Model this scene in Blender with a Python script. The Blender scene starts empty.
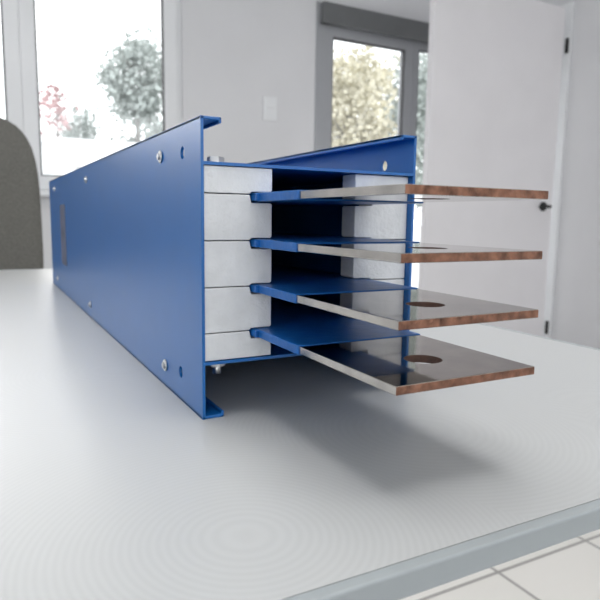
import bpy, bmesh, math, random
from mathutils import Vector, Matrix, noise
random.seed(7)
TZ = 0.75
scene = bpy.context.scene
scene.view_settings.view_transform = 'Standard'
COL = scene.collection

# ------------------------------------------------------------- materials
def mat(name, color, rough=0.5, metal=0.0, noise_scale=None, noise_amt=0.08, bump=0.0, bump_scale=200, spec=0.5, coat=0.0):
    m = bpy.data.materials.new(name); m.use_nodes = True
    nt = m.node_tree; b = nt.nodes['Principled BSDF']
    b.inputs['Base Color'].default_value = (*color, 1)
    b.inputs['Roughness'].default_value = rough
    b.inputs['Metallic'].default_value = metal
    b.inputs['Specular IOR Level'].default_value = spec
    b.inputs['Coat Weight'].default_value = coat
    tc = nt.nodes.new('ShaderNodeTexCoord')
    if noise_scale:
        n = nt.nodes.new('ShaderNodeTexNoise'); n.inputs['Scale'].default_value = noise_scale
        n.inputs['Detail'].default_value = 6
        nt.links.new(tc.outputs['Object'], n.inputs['Vector'])
        r = nt.nodes.new('ShaderNodeValToRGB')
        r.color_ramp.elements[0].position = 0.3; r.color_ramp.elements[1].position = 0.7
        r.color_ramp.elements[0].color = (*[max(0, c*(1-noise_amt)) for c in color], 1)
        r.color_ramp.elements[1].color = (*[min(1, c*(1+noise_amt)) for c in color], 1)
        nt.links.new(n.outputs['Fac'], r.inputs['Fac'])
        nt.links.new(r.outputs['Color'], b.inputs['Base Color'])
    if bump:
        n2 = nt.nodes.new('ShaderNodeTexNoise'); n2.inputs['Scale'].default_value = bump_scale
        n2.inputs['Detail'].default_value = 4
        nt.links.new(tc.outputs['Object'], n2.inputs['Vector'])
        bp = nt.nodes.new('ShaderNodeBump'); bp.inputs['Strength'].default_value = bump
        bp.inputs['Distance'].default_value = 0.001
        nt.links.new(n2.outputs['Fac'], bp.inputs['Height'])
        nt.links.new(bp.outputs['Normal'], b.inputs['Normal'])
    return m

M_blue = mat('blue_powder_coat', (0.006, 0.122, 0.395), 0.28, 0, 30, 0.05, 0.18, 1500)
M_sleeve = mat('blue_heatshrink', (0.006, 0.110, 0.39), 0.36, 0, 60, 0.1, 0.5, 120)
M_block = mat('white_insulator', (0.73, 0.74, 0.75), 0.75, 0, 60, 0.07, 0.6, 350)
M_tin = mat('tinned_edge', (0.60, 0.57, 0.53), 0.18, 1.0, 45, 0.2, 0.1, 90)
M_tin_refl = mat('tin_face_painted_reflection', (0.22, 0.19, 0.17), 0.06, 1.0, 28, 0.40, 0.04, 50)  # dark reflections between the bars put into the base colour, with brownish mottling
M_cop = mat('cut_copper', (0.235, 0.115, 0.075), 0.48, 0.7, 180, 0.55, 0.9, 500)
M_hole = mat('drilled_copper', (0.085, 0.042, 0.030), 0.5, 0.2, 180, 0.4, 0.5, 500)
M_steel = mat('zinc_steel', (0.6, 0.6, 0.6), 0.3, 1.0)
M_wall = mat('wall_paint', (0.74, 0.74, 0.76), 0.8, 0, 3, 0.02, 0.1, 300)
M_ceil = mat('ceiling_paint', (0.85, 0.85, 0.85), 0.85, 0, 3, 0.02)
M_pvc = mat('white_pvc', (0.84, 0.85, 0.87), 0.35, 0, 4, 0.02)
M_grey = mat('grey_aluminium', (0.38, 0.39, 0.41), 0.45, 0.2, 6, 0.03)
M_dark = mat('dark_grey_shutter', (0.14, 0.145, 0.15), 0.5, 0, 8, 0.05)
M_gasket = mat('gasket', (0.05, 0.05, 0.055), 0.6, 0, 8, 0.05)
M_door = mat('door_paint', (0.86, 0.84, 0.86), 0.4, 0, 4, 0.02)
M_black = mat('black_metal', (0.03, 0.03, 0.03), 0.4, 0.5, 8, 0.05)
M_chair = mat('chair_fabric', (0.115, 0.112, 0.102), 0.9, 0, 200, 0.2, 0.6, 600)
M_label = mat('label_paper', (0.075, 0.085, 0.14), 0.6, 0, 60, 0.5)
M_tableedge = mat('table_edge_band', (0.33, 0.36, 0.375), 0.35, 0, 40, 0.03)
M_frame = mat('table_frame_metal', (0.30, 0.32, 0.33), 0.4, 0.3, 20, 0.03)
M_ground = mat('outside_paving', (0.6, 0.6, 0.6), 0.9, 0, 1, 0.1)
M_bark = mat('bark', (0.25, 0.24, 0.23), 0.9, 0, 6, 0.3)
M_leaf1 = mat('foliage_green', (0.40, 0.44, 0.42), 0.8, 0, 2, 0.3)
M_leaf2 = mat('foliage_yellow', (0.60, 0.57, 0.45), 0.8, 0, 2, 0.3)
M_leaf3 = mat('foliage_red', (0.50, 0.34, 0.34), 0.8, 0, 2, 0.3)
M_house = mat('outside_render', (0.85, 0.86, 0.87), 0.8, 0, 2, 0.05)
M_lamp = bpy.data.materials.new('lamp_diffuser'); M_lamp.use_nodes = True
_b = M_lamp.node_tree.nodes['Principled BSDF']; _b.inputs['Emission Color'].default_value = (1, .98, .95, 1); _b.inputs['Emission Strength'].default_value = 2.0

# glass
M_glass = bpy.data.materials.new('window_glass'); M_glass.use_nodes = True
nt = M_glass.node_tree; nt.nodes.clear()
o = nt.nodes.new('ShaderNodeOutputMaterial'); mx = nt.nodes.new('ShaderNodeMixShader')
t = nt.nodes.new('ShaderNodeBsdfTransparent'); g = nt.nodes.new('ShaderNodeBsdfGlossy')
g.inputs['Roughness'].default_value = 0.02; mx.inputs[0].default_value = 0.06
nt.links.new(t.outputs[0], mx.inputs[1]); nt.links.new(g.outputs[0], mx.inputs[2]); nt.links.new(mx.outputs[0], o.inputs[0])

# table laminate: pale grey with fine concentric line pattern
M_table = mat('table_laminate', (0.42, 0.43, 0.435), 0.36, 0, 8, 0.02)
nt = M_table.node_tree; b = nt.nodes['Principled BSDF']
tc = nt.nodes.new('ShaderNodeTexCoord')
vor = nt.nodes.new('ShaderNodeTexVoronoi'); vor.inputs['Scale'].default_value = 5
nt.links.new(tc.outputs['Object'], vor.inputs['Vector'])
mul = nt.nodes.new('ShaderNodeMath'); mul.operation = 'MULTIPLY'; mul.inputs[1].default_value = 440
nt.links.new(vor.outputs['Distance'], mul.inputs[0])
sn = nt.nodes.new('ShaderNodeMath'); sn.operation = 'SINE'; nt.links.new(mul.outputs[0], sn.inputs[0])
mr = nt.nodes.new('ShaderNodeMapRange'); mr.inputs['From Min'].default_value = -1; mr.inputs['From Max'].default_value = 1
mr.inputs['To Min'].default_value = 0.33; mr.inputs['To Max'].default_value = 0.38
nt.links.new(sn.outputs[0], mr.inputs['Value']); nt.links.new(mr.outputs[0], b.inputs['Roughness'])
cr = nt.nodes.new('ShaderNodeValToRGB'); cr.color_ramp.elements[0].color = (.450, .460, .465, 1); cr.color_ramp.elements[1].color = (.475, .485, .49, 1)
mr2 = nt.nodes.new('ShaderNodeMapRange'); mr2.inputs['From Min'].default_value = -1
nt.links.new(sn.outputs[0], mr2.inputs['Value']); nt.links.new(mr2.outputs[0], cr.inputs['Fac']); nt.links.new(cr.outputs['Color'], b.inputs['Base Color'])
bp = nt.nodes.new('ShaderNodeBump'); bp.inputs['Strength'].default_value = 0.024; bp.inputs['Distance'].default_value = 0.0005
nt.links.new(sn.outputs[0], bp.inputs['Height']); nt.links.new(bp.outputs['Normal'], b.inputs['Normal'])

# floor tiles
M_floor = mat('floor_tiles', (0.62, 0.60, 0.57), 0.35)
nt = M_floor.node_tree; b = nt.nodes['Principled BSDF']
tc = nt.nodes.new('ShaderNodeTexCoord'); br = nt.nodes.new('ShaderNodeTexBrick')
br.offset = 0; br.inputs['Scale'].default_value = 1
br.inputs['Brick Width'].default_value = 0.33; br.inputs['Row Height'].default_value = 0.33
br.inputs['Mortar Size'].default_value = 0.005
br.inputs['Color1'].default_value = (0.70, 0.685, 0.65, 1); br.inputs['Color2'].default_value = (0.74, 0.72, 0.69, 1)
br.inputs['Mortar'].default_value = (0.32, 0.31, 0.30, 1)
nt.links.new(tc.outputs['Object'], br.inputs['Vector']); nt.links.new(br.outputs['Color'], b.inputs['Base Color'])

# ------------------------------------------------------------- geometry helpers
def empty(name, loc=(0, 0, 0)):
    e = bpy.data.objects.new(name, None); e.location = loc; e.empty_display_size = 0.05
    COL.objects.link(e); return e

class Mesh:
    """accumulates parts into one mesh with several materials"""
    def __init__(s): s.bm = bmesh.new(); s.mats = []
    def mi(s, m):
        if m not in s.mats: s.mats.append(m)
        return s.mats.index(m)
    def box(s, x0, x1, y0, y1, z0, z1, m, bevel=0, seg=2):
        t = bmesh.new(); bmesh.ops.create_cube(t, size=1)
        for v in t.verts:
            v.co = Vector((x0+(v.co.x+.5)*(x1-x0), y0+(v.co.y+.5)*(y1-y0), z0+(v.co.z+.5)*(z1-z0)))
        if bevel: bmesh.ops.bevel(t, geom=t.edges[:], offset=bevel, segments=seg, affect='EDGES', profile=.5)
        s.add(t, m); return s
    def cyl(s, c, r, h, axis, m, n=24, bevel=0, r2=None):
        t = bmesh.new(); bmesh.ops.create_cone(t, cap_ends=True, segments=n, radius1=r, radius2=r if r2 is None else r2, depth=h)
        if bevel:
            bmesh.ops.bevel(t, geom=[e for e in t.edges if abs(e.verts[0].co.z-e.verts[1].co.z) < 1e-6], offset=bevel, segments=2, affect='EDGES')
        rot = Vector((0, 0, 1)).rotation_difference(Vector(axis)).to_matrix().to_4x4()
        bmesh.ops.transform(t, matrix=Matrix.Translation(c) @ rot, verts=t.verts)
        s.add(t, m, smooth_side=n > 8); return s
    def tube(s, pts, r, m, n=10):
        for a, b2 in zip(pts, pts[1:]):
            a = Vector(a); b2 = Vector(b2); s.cyl((a+b2)/2, r, (b2-a).length, (b2-a), m, n)
            t = bmesh.new(); bmesh.ops.create_uvsphere(t, u_segments=n, v_segments=6, radius=r)
            bmesh.ops.translate(t, vec=b2, verts=t.verts); s.add(t, m)
        return s
    def prism(s, prof, y0, y1, m):
        """profile in XZ extruded along Y"""
        t = bmesh.new(); f = t.faces.new([t.verts.new((x, y0, z)) for x, z in prof])
        r = bmesh.ops.extrude_face_region(t, geom=[f])
        bmesh.ops.translate(t, vec=(0, y1-y0, 0), verts=[v for v in r['geom'] if isinstance(v, bmesh.types.BMVert)])
        bmesh.ops.recalc_face_normals(t, faces=t.faces)
        s.add(t, m); return s
    def plate(s, outer, holes, thick, mtx, m, bevel=0, bfun=None):
        """2-D outline with holes, extruded to thickness (centred), transformed by mtx"""
        cu = bpy.data.curves.new('tmp', 'CURVE'); cu.dimensions = '2D'; cu.fill_mode = 'BOTH'
        cu.extrude = thick/2-bevel; cu.bevel_depth = bevel; cu.bevel_resolution = 2; cu.offset = -bevel
        for pts in [outer]+holes:
            sp = cu.splines.new('POLY'); sp.points.add(len(pts)-1)
            for p, q in zip(sp.points, pts): p.co = (q[0], q[1], 0, 1)
            sp.use_cyclic_u = True
        ob = bpy.data.objects.new('tmp', cu); COL.objects.link(ob)
        dg = bpy.context.evaluated_depsgraph_get()
        me = bpy.data.meshes.new_from_object(ob.evaluated_get(dg))
        t = bmesh.new(); t.from_mesh(me); bmesh.ops.remove_doubles(t, verts=t.verts, dist=1e-6)
        bmesh.ops.transform(t, matrix=mtx, verts=t.verts)
        bmesh.ops.recalc_face_normals(t, faces=t.faces)
        for f in t.faces: f.smooth = False
        s.add(t, m, bfun=bfun)
        bpy.data.objects.remove(ob); bpy.data.curves.remove(cu); bpy.data.meshes.remove(me)
        return s
    def add(s, t, m, smooth_side=False, bfun=None):
        i = s.mi(m)
        t.normal_update()
        if bfun:
            for f in t.faces: f.material_index = s.mi(bfun(f) or m)
        else:
            for f in t.faces:
                f.material_index = i
                if smooth_side and len(f.verts) == 4: f.smooth = True
        me = bpy.data.meshes.new('t'); t.to_mesh(me); t.free(); s.bm.from_mesh(me); bpy.data.meshes.remove(me)
    def make(s, name, parent=None, smooth=False):
        me = bpy.data.meshes.new(name); s.bm.to_mesh(me); s.bm.free()
        for m in s.mats: me.materials.append(m)
        if smooth:
            for p in me.polygons: p.use_smooth = True
        ob = bpy.data.objects.new(name, me); COL.objects.link(ob)
        if parent: ob.parent = parent; ob.matrix_parent_inverse = parent.matrix_world.inverted()
        return ob

def circ(cx, cy, r, n=40): return [(cx+r*math.cos(2*math.pi*i/n), cy+r*math.sin(2*math.pi*i/n)) for i in range(n)]
def rect(x0, x1, y0, y1): return [(x0, y0), (x1, y0), (x1, y1), (x0, y1)]
def YZ(x): return Matrix(((0, 0, 1, x), (1, 0, 0, 0), (0, 1, 0, 0), (0, 0, 0, 1)))
def XZ(y): return Matrix(((1, 0, 0, 0), (0, 0, 1, y), (0, 1, 0, 0), (0, 0, 0, 1)))
def XY(z): return Matrix.Translation((0, 0, z))

# ============================================================= BUSBAR TRUNKING
L = 0.80; W = 0.152; H = 0.1756; th = 0.0018
root = empty('busbar_trunking_unit', (0.076, 0.4, TZ))
bpy.context.view_layer.update()
holesYZ = [(0.034, 0.1580), (0.043, 0.019)]
screwYZ = [(0.083, 0.1595), (0.079, 0.0155), (0.40, 0.1595), (0.40, 0.0155), (0.72, 0.1595), (0.72, 0.0155)]
for side in (0, 1):
    x = th/2 if side == 0 else W-th/2
    sg = 1 if side == 0 else -1
    xo = 0 if side == 0 else W
    m = Mesh()
    m.plate(rect(0, L, TZ, TZ+H), [circ(y, TZ+z, 0.0038) for y, z in holesYZ], th, YZ(x), M_blue)
    def bx(a, b2, y0, y1, z0, z1, bv=0.0004):
        xs = sorted((xo+sg*a, xo+sg*b2)); m.box(xs[0], xs[1], y0, y1, TZ+z0, TZ+z1, M_blue, bv, 1)
    bx(0, 0.0125, 0, L, H-th, H)          # top flange
    bx(0.0109, 0.0125, 0, L, H-0.0034, H) # small lip
    bx(0, 0.0135, 0, L, 0, th)            # bottom flange
    bx(0.0119, 0.0135, 0, L, 0, 0.0040)
    m.make('side_panel_left' if side == 0 else 'side_panel_right', root)
    m = Mesh()
    for y, z in screwYZ:
        c = Vector((xo-sg*0.0006, y, TZ+z))
        m.cyl(c, 0.0042, 0.0012, (1, 0, 0), M_steel, 24, 0.0003)
        m.cyl(c-Vector((sg*0.0012, 0, 0)), 0.0024, 0.0012, (1, 0, 0), M_steel, 6)
    m.make('panel_screws_left' if side == 0 else 'panel_screws_right', root)
m = Mesh()
m.prism([(th, TZ+.149), (W-th, TZ+.149), (W-th, TZ+.1508), (th, TZ+.1508)], 0.0, L, M_blue)
m.make('top_plate', root)
m = Mesh()
m.prism([(th, TZ+.0346), (W-th, TZ+.0346), (W-th, TZ+.0328), (th, TZ+.0328)], 0.0, L, M_blue)
m.make('bottom_plate', root)
m = Mesh()
for x in (0.014, W-0.014):
    if x < .05 :
        m.cyl((x, 0.014, TZ+.1508+.0020), 0.0052, 0.0040, (0, 0, 1), M_steel, 6, 0.0004)
        m.cyl((x, 0.014, TZ+.1508+.0004), 0.0065, 0.0008, (0, 0, 1), M_steel, 24)
    m.cyl((x, 0.014, TZ+.0328-.0022), 0.0052, 0.0044, (0, 0, 1), M_steel, 6, 0.0004)
    m.cyl((x, 0.014, TZ+.0328-.0060), 0.0028, 0.006, (0, 0, 1), M_steel, 16)
m.make('clamp_bolts', root)

# insulator blocks (5 stacked each side, notched for the bars)
bars = [0.052, 0.0792, 0.1065, 0.1337]; BT = 0.0040
sp = [0.0347] + [b-0.0005 for b in bars] + [0.1489]
for side in (0, 1):
    m = Mesh()
    dep = 0.034 if side == 0 else 0.016
    for y0 in (0.001, 0.36, 0.74):
        for i in range(5):
            z0, z1 = sp[i]+0.0003, sp[i+1]-0.0003
            prof = []
            xa, xb, xn = th+.0002, 0.0450, 0.0315
            if i > 0: prof += [(xa, z0), (xn-.001, z0), (xn, z0+.0012), (xb-.001, z0+.0012), (xb, z0+.0022)]
            else: prof += [(xa, z0), (xb, z0)]
            if i < 4: prof += [(xb, z1-BT-.0016), (xb-.001, z1-BT-.0006), (xn, z1-BT-.0006), (xn-.001, z1)]
            else: prof += [(xb, z1)]
            prof += [(xa, z1)]
            if side: prof = [(W-x, z) for x, z in prof][::-1]
            yy = y0 + (0.004 if side else 0)
            m.prism([(x, TZ+z) for x, z in prof], yy, yy+dep, M_block)
    ob = m.make('insulator_blocks_left' if side == 0 else 'insulator_blocks_right', root)
    md = ob.modifiers.new('bev', 'BEVEL'); md.width = 0.0005; md.segments = 2; md.limit_method = 'ANGLE'

# bars
bx0, bx1 = 0.0355, 0.1165
Yf = [-0.1385, -0.1385, -0.1385, -0.1395]
Ys = [-0.054, -0.050, -0.050, -0.052]
HX, HY, HR = 0.0775, -0.1045, 0.0090
for i, zt in enumerate(bars):
    m = Mesh()
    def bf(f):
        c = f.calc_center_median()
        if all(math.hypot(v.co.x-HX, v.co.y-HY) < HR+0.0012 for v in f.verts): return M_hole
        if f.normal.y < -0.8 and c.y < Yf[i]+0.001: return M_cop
        if abs(f.normal.z) > 0.9: return M_tin_refl
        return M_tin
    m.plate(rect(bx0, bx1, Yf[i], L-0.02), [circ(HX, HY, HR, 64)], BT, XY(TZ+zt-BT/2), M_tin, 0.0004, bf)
    m.make('busbar_%d' % (i+1), root)
    m = Mesh()
    m.box(bx0-.0010, bx1+.0010, Ys[i], L-0.03, TZ+zt-BT-.0005, TZ+zt+.0005, M_sleeve, 0.0006)
    m.box(bx0-.0035, bx0+.002, -0.004, 0.03, TZ+zt-BT-.0002, TZ+zt+.0001, M_sleeve, 0.0005)
    m.make('bar_sleeve_%d' % (i+1), root)
m = Mesh(); m.box(-0.0004, 0.0001, 0.60, 0.66, TZ+.045, TZ+.134, M_label)
m.make('rating_label', root)

# ============================================================= TABLE
tx0, tx1, ty0, ty1 = -0.395, 0.405, -0.179, 1.10
table = empty('work_table', ((tx0+tx1)/2, (ty0+ty1)/2, 0)); bpy.context.view_layer.update()
m = Mesh(); m.box(tx0+.006, tx1-.006, ty0+.006, ty1-.006, TZ-.010, TZ, M_table)
m.make('table_top', table)
m = Mesh()
m.plate(rect(tx0, tx1, ty0, ty1), [rect(tx0+.006, tx1-.006, ty0+.006, ty1-.006)], .0106, XY(TZ-.005), M_tableedge, .0012)
m.make('edge_band', table)
m = Mesh()
ix0, ix1, iy0, iy1 = tx0+.06, tx1-.06, ty0+.06, ty1-.06
m.plate(rect(ix0, ix1, iy0, iy1), [rect(ix0+.03, ix1-.03, iy0+.03, iy1-.03)], .04, XY(TZ-.030), M_frame, .001)
for x in (ix0, ix1-.04):
    for y in (iy0, iy1-.04): m.box(x, x+.04, y, y+.04, 0, TZ-.05, M_frame, .002)
m.make('leg_frame', table)

# ============================================================= ROOM
RX0, RX1, RY0, RY1, RZ = -3.2, 3.33, -3.0, 3.26, 2.75
m = Mesh(); m.box(RX0-.2, RX1+2.6, RY0, RY1+.2, -.1, 0, M_floor); m.make('floor')
m = Mesh(); m.box(RX0-.2, RX1+2.6, RY0, RY1+.2, RZ, RZ+.15, M_ceil); m.make('ceiling')
w1 = (-1.35, 1.00, 1.00, 2.45)
w2 = (1.90, 3.26, 0.0, 2.26)
m = Mesh()
m.plate(rect(RX0-.2, RX1+2.6, 0, RZ), [rect(*w1), rect(w2[0], w2[1], 0.001, w2[3])], .25, XZ(RY1+.125), M_wall)
m.make('wall_back')
m = Mesh(); m.plate(rect(RY0, RY1, 0, RZ), [rect(2.49, 3.20, .001, 2.2)], .15, YZ(RX1+.075), M_wall); m.make('wall_right')
m = Mesh(); m.plate(rect(RY0, RY1, 0, RZ), [rect(-1.5, 2.2, .9, 2.4)], .2, YZ(RX0-.1), M_wall); m.make('wall_left')
m = Mesh(); m.plate(rect(RX0-.2, RX1+2.6, 0, RZ), [rect(-2.6, 2.8, .7, 2.5)], .2, XZ(RY0-.1), M_wall); m.make('wall_front')
m = Mesh(); m.box(RX1+2.5, RX1+2.6, RY0, RY1, 0, RZ, M_wall); m.make('wall_corridor')

def sash(m, x0, x1, z0, z1, y, fw, mt, depth=.07):
    m.plate(rect(x0, x1, z0, z1), [rect(x0+fw, x1-fw, z0+fw, z1-fw)], depth, XZ(y), mt, .004)
    m.plate(rect(x0+fw-.004, x1-fw+.004, z0+fw-.004, z1-fw+.004), [rect(x0+fw+.008, x1-fw-.008, z0+fw+.008, z1-fw-.008)], .03, XZ(y-.012), M_gasket)
    m.box(x0+fw, x1-fw, y-.004, y+.004, z0+fw, z1-fw, M_glass)
m = Mesh()
yw = RY1+.05
m.plate(rect(*w1), [rect(w1[0]+.04, w1[1]-.04, w1[2]+.04, w1[3]-.04)], .08, XZ(yw), M_pvc, .003)
sash(m, .13, .965, 1.0+.0, 2.42, yw-.03, .075, M_pvc)
sash(m, -.60, .13, 1.0, 2.42, yw-.03, .075, M_pvc)
sash(m, -1.32, -.60, 1.0, 2.42, yw-.03, .075, M_pvc)
m.box(w1[0]-.03, w1[1]+.03, RY1-.10, RY1+.01, .965, .995, M_pvc, .004)
m.make('window_1')
m = Mesh()
yw = RY1+.04
m.plate(rect(w2[0], w2[1], .001, w2[3]), [rect(w2[0]+.06, w2[1]-.05, .03, 2.13)], .10, XZ(yw), M_grey, .003)
sash(m, 1.96, 2.70, .03, 2.13, yw-.01, .07, M_grey)
sash(m, 2.70, 3.21, .03, 2.13, yw-.01, .05, M_grey)
m.box(w2[0]+.02, w2[1]-.02, RY1-.06, RY1-.02, 2.12, 2.25, M_dark, .004)
m.make('window_2')
m = Mesh()
fx0, fx1 = -2.6, 2.8
m.plate(rect(fx0, fx1, .7, 2.5), [rect(fx0+.06+k*1.335, fx0+1.335+k*1.335, .76, 2.44) for k in range(4)], .08, XZ(RY0-.1), M_pvc, .003)
for k in range(4): m.box(fx0+.06+k*1.335, fx0+1.335+k*1.335, RY0-.104, RY0-.096, .76, 2.44, M_glass)
m.make('window_3')
m = Mesh()
m.plate(rect(-1.5, 2.2, .9, 2.4), [rect(-1.44+k*1.22, -.28+k*1.22, .96, 2.34) for k in range(3)], .08, YZ(RX0-.1), M_pvc, .003)
for k in range(3): m.box(RX0-.104, RX0-.096, -1.44+k*1.22, -.28+k*1.22, .96, 2.34, M_glass)
m.make('window_4')
m = Mesh(); m.box(1.52, 1.62, RY1-.012, RY1-.0005, 1.48, 1.63, M_pvc, .003)
m.box(1.53, 1.61, RY1-.017, RY1-.010, 1.495, 1.55, M_pvc, .002); m.box(1.53, 1.61, RY1-.017, RY1-.010, 1.56, 1.615, M_pvc, .002)
m.make('light_switch')
m = Mesh(); m.box(RX0, w2[0], RY1-.014, RY1-.0005, 0.001, .08, M_pvc, .002); m.make('baseboard_back')
door = empty('door_1', (2.77, 2.47, 0)); bpy.context.view_layer.update()
m = Mesh(); m.box(2.20, 3.27, 2.45, 2.49, .01, 2.22, M_door, .003); m.make('door_leaf', door)
m = Mesh()
m.cyl((3.18, 2.445, .965), .030, .012, (0, 1, 0), M_black, 24, .002)
m.tube([(3.18, 2.44, .965), (3.18, 2.39, .965), (3.09, 2.39, .96)], .011, M_black, 12)
m.make('door_handle', door)
m = Mesh()
for z in (.15, 1.99): m.cyl((3.290, 2.44, z), .011, .09, (0, 0, 1), M_black, 16, .002)
m.make('door_hinges', door)
m = Mesh(); m.plate(rect(2.43, 3.25, .001, 2.26), [rect(2.50, 3.19, .0012, 2.19)], .02, YZ(RX1-.0115), M_pvc, .002); m.make('trim_1')

# ceiling light panel
cl = empty('ceiling_light', (.20, -.05, RZ-.03)); bpy.context.view_layer.update()
m = Mesh(); m.plate(rect(-.37, .77, -.80, .70), [rect(-.35, .75, -.78, .68)], .05, XY(RZ-.026), M_pvc, .002)
m.box(-.35, .75, -.78, .68, RZ-.03, RZ-.02, M_lamp); m.make('lamp_panel', cl)
al = bpy.data.lights.new('lamp_light', 'AREA'); al.shape = 'RECTANGLE'; al.size = 1.06; al.size_y = 1.42; al.energy = 21; al.color = (1, .99, .975)
ao = bpy.data.objects.new('lamp_light', al); COL.objects.link(ao); ao.location = (.20, -.05, RZ-.055)
ao.parent = cl; ao.matrix_parent_inverse = cl.matrix_world.inverted()

# ============================================================= OFFICE CHAIR
chair = empty('office_chair', (-.19, 1.5, 0)); bpy.context.view_layer.update()
def cushion(name, cx, cy, cz, sx, sy, sz, curve=0, lean=0, power=4):
    t = bmesh.new(); bmesh.ops.create_cube(t, size=2)
    bmesh.ops.subdivide_edges(t, edges=t.edges[:], cuts=14, use_grid_fill=True)
    for v in t.verts:
        p = v.co.copy(); n = (abs(p.x)**power+abs(p.y)**power+abs(p.z)**power)**(1/power)
        p = p/n
        q = Vector((p.x*sx, p.y*sy, p.z*sz))
        q.y += curve*(-(p.x**2)) + lean*q.z
        v.co = q+Vector((cx, cy, cz))
    mm = Mesh(); mm.add(t, M_chair); return mm.make(name, chair, smooth=True)
cushion('backrest', -.185, 1.60, .84, .235, .045, .31, .05, .12)
cushion('seat', -.185, 1.34, .47, .24, .24, .05)
m = Mesh()
m.tube([(-.185, 1.36, .42), (-.185, 1.60, .44), (-.185, 1.63, .70)], .02, M_black)
m.cyl((-.185, 1.36, .26), .028, .34, (0, 0, 1), M_black, 20)
for k in range(5):
    a = 2*math.pi*k/5+.3; e = Vector((-.185+.28*math.cos(a), 1.36+.28*math.sin(a), .075))
    m.tube([(-.185, 1.36, .10), e], .017, M_black)
    m.cyl(e+Vector((0, 0, -.045)), .03, .04, (math.sin(a), -math.cos(a), 0), M_black, 20, .004)
m.make('swivel_base', chair)

# ============================================================= OUTSIDE
m = Mesh(); m.box(-30, 60, RY1+.25, 70, -.2, -.1, M_ground); m.make('ground')
m = Mesh()
m.box(1.0, 6.2, 15, 19, -.1, 2.5, M_house); m.box(.8, 6.4, 14.8, 19.2, 2.5, 2.62, M_pvc)
m.box(2.0, 3.0, 14.95, 15.02, 1.3, 2.0, M_grey); m.box(4.0, 5.0, 14.95, 15.02, -.1, 1.9, M_grey)
m.make('neighbour_garage')
def tree(name, x, y, h, r, leafmat, n=3500, size=.14, base=.18):
    m = Mesh()
    m.cyl((x, y, h*.35-.1), .12, h*.7, (0, 0, 1), M_bark, 10, r2=.05)
    for k in range(14):
        a = random.random()*6.28; z = h*(base+.1+.5*random.random())
        m.cyl((x+math.cos(a)*r*.3, y+math.sin(a)*r*.3, z+r*.15), .03, r*.75, (math.cos(a), math.sin(a), .6), M_bark, 6, r2=.01)
    t = bmesh.new()
    cl = [(random.gauss(0, .42), random.gauss(0, .42), random.random()) for _ in range(40)]
    for k in range(n):
        c = random.choice(cl)
        tap = 1.0-.55*c[2]
        p = Vector((x+(c[0]*tap+random.gauss(0, .16))*r, y+(c[1]*tap+random.gauss(0, .16))*r, h*(base+(1-base)*c[2]*.92)+random.gauss(0, .18)*r))
        u = Vector((random.gauss(0, 1), random.gauss(0, 1), random.gauss(0, 1))).normalized()*size
        w = u.cross(Vector((random.random(), random.random(), random.random()))).normalized()*size*.7
        t.faces.new([t.verts.new(p-u), t.verts.new(p+w), t.verts.new(p+u), t.verts.new(p-w)])
    m.add(t, leafmat); m.make(name)
tree('conifer_tree', 4.9, 21, 7.4, 1.5, M_leaf1, 5200, .10)
tree('conifer_tree.001', 3.4, 24, 5.0, 1.6, M_leaf1, 1500, .10)
tree('red_leaf_tree', 2.2, 20, 5.0, .8, M_leaf3, 260, .10)
tree('autumn_tree', 9.0, 14, 5.4, 1.8, M_leaf2, 6500, .075)
tree('autumn_tree.001', 13.5, 17, 6.5, 2.2, M_leaf1, 6000, .09)

# ============================================================= LIGHT
wd = bpy.data.worlds.new('sky'); scene.world = wd; wd.use_nodes = True
nt = wd.node_tree; bg = nt.nodes['Background']
bg.inputs['Color'].default_value = (0.95, 0.98, 1.0, 1); bg.inputs['Strength'].default_value = 2.5
sl = bpy.data.lights.new('hazy_sun', 'SUN'); sl.energy = 1.2; sl.angle = math.radians(35); sl.color = (1, .98, .95)
so = bpy.data.objects.new('hazy_sun', sl); COL.objects.link(so)
d = Vector((0.10, -0.88, -0.34)).normalized()
so.rotation_euler = d.to_track_quat('-Z', 'Y').to_euler(); so.location = (0, 6, 5)

# ============================================================= CAMERA
Yc = Vector((-321, 87, -600)).normalized(); Xc = Vector((1132, 66, -600)).normalized()
Zc = Xc.cross(Yc).normalized(); Yc = Zc.cross(Xc).normalized()
R = Matrix((Xc, Yc, Zc))
cam = bpy.data.cameras.new('camera'); co = bpy.data.objects.new('camera', cam); COL.objects.link(co)
co.matrix_world = Matrix.Translation((-0.1122, -0.3299, TZ+0.12)) @ R.to_4x4()
cam.sensor_width = 36; cam.lens = 36; cam.clip_start = 0.01
cam.dof.use_dof = True; cam.dof.focus_distance = 0.33; cam.dof.aperture_fstop = 19
scene.camera = co
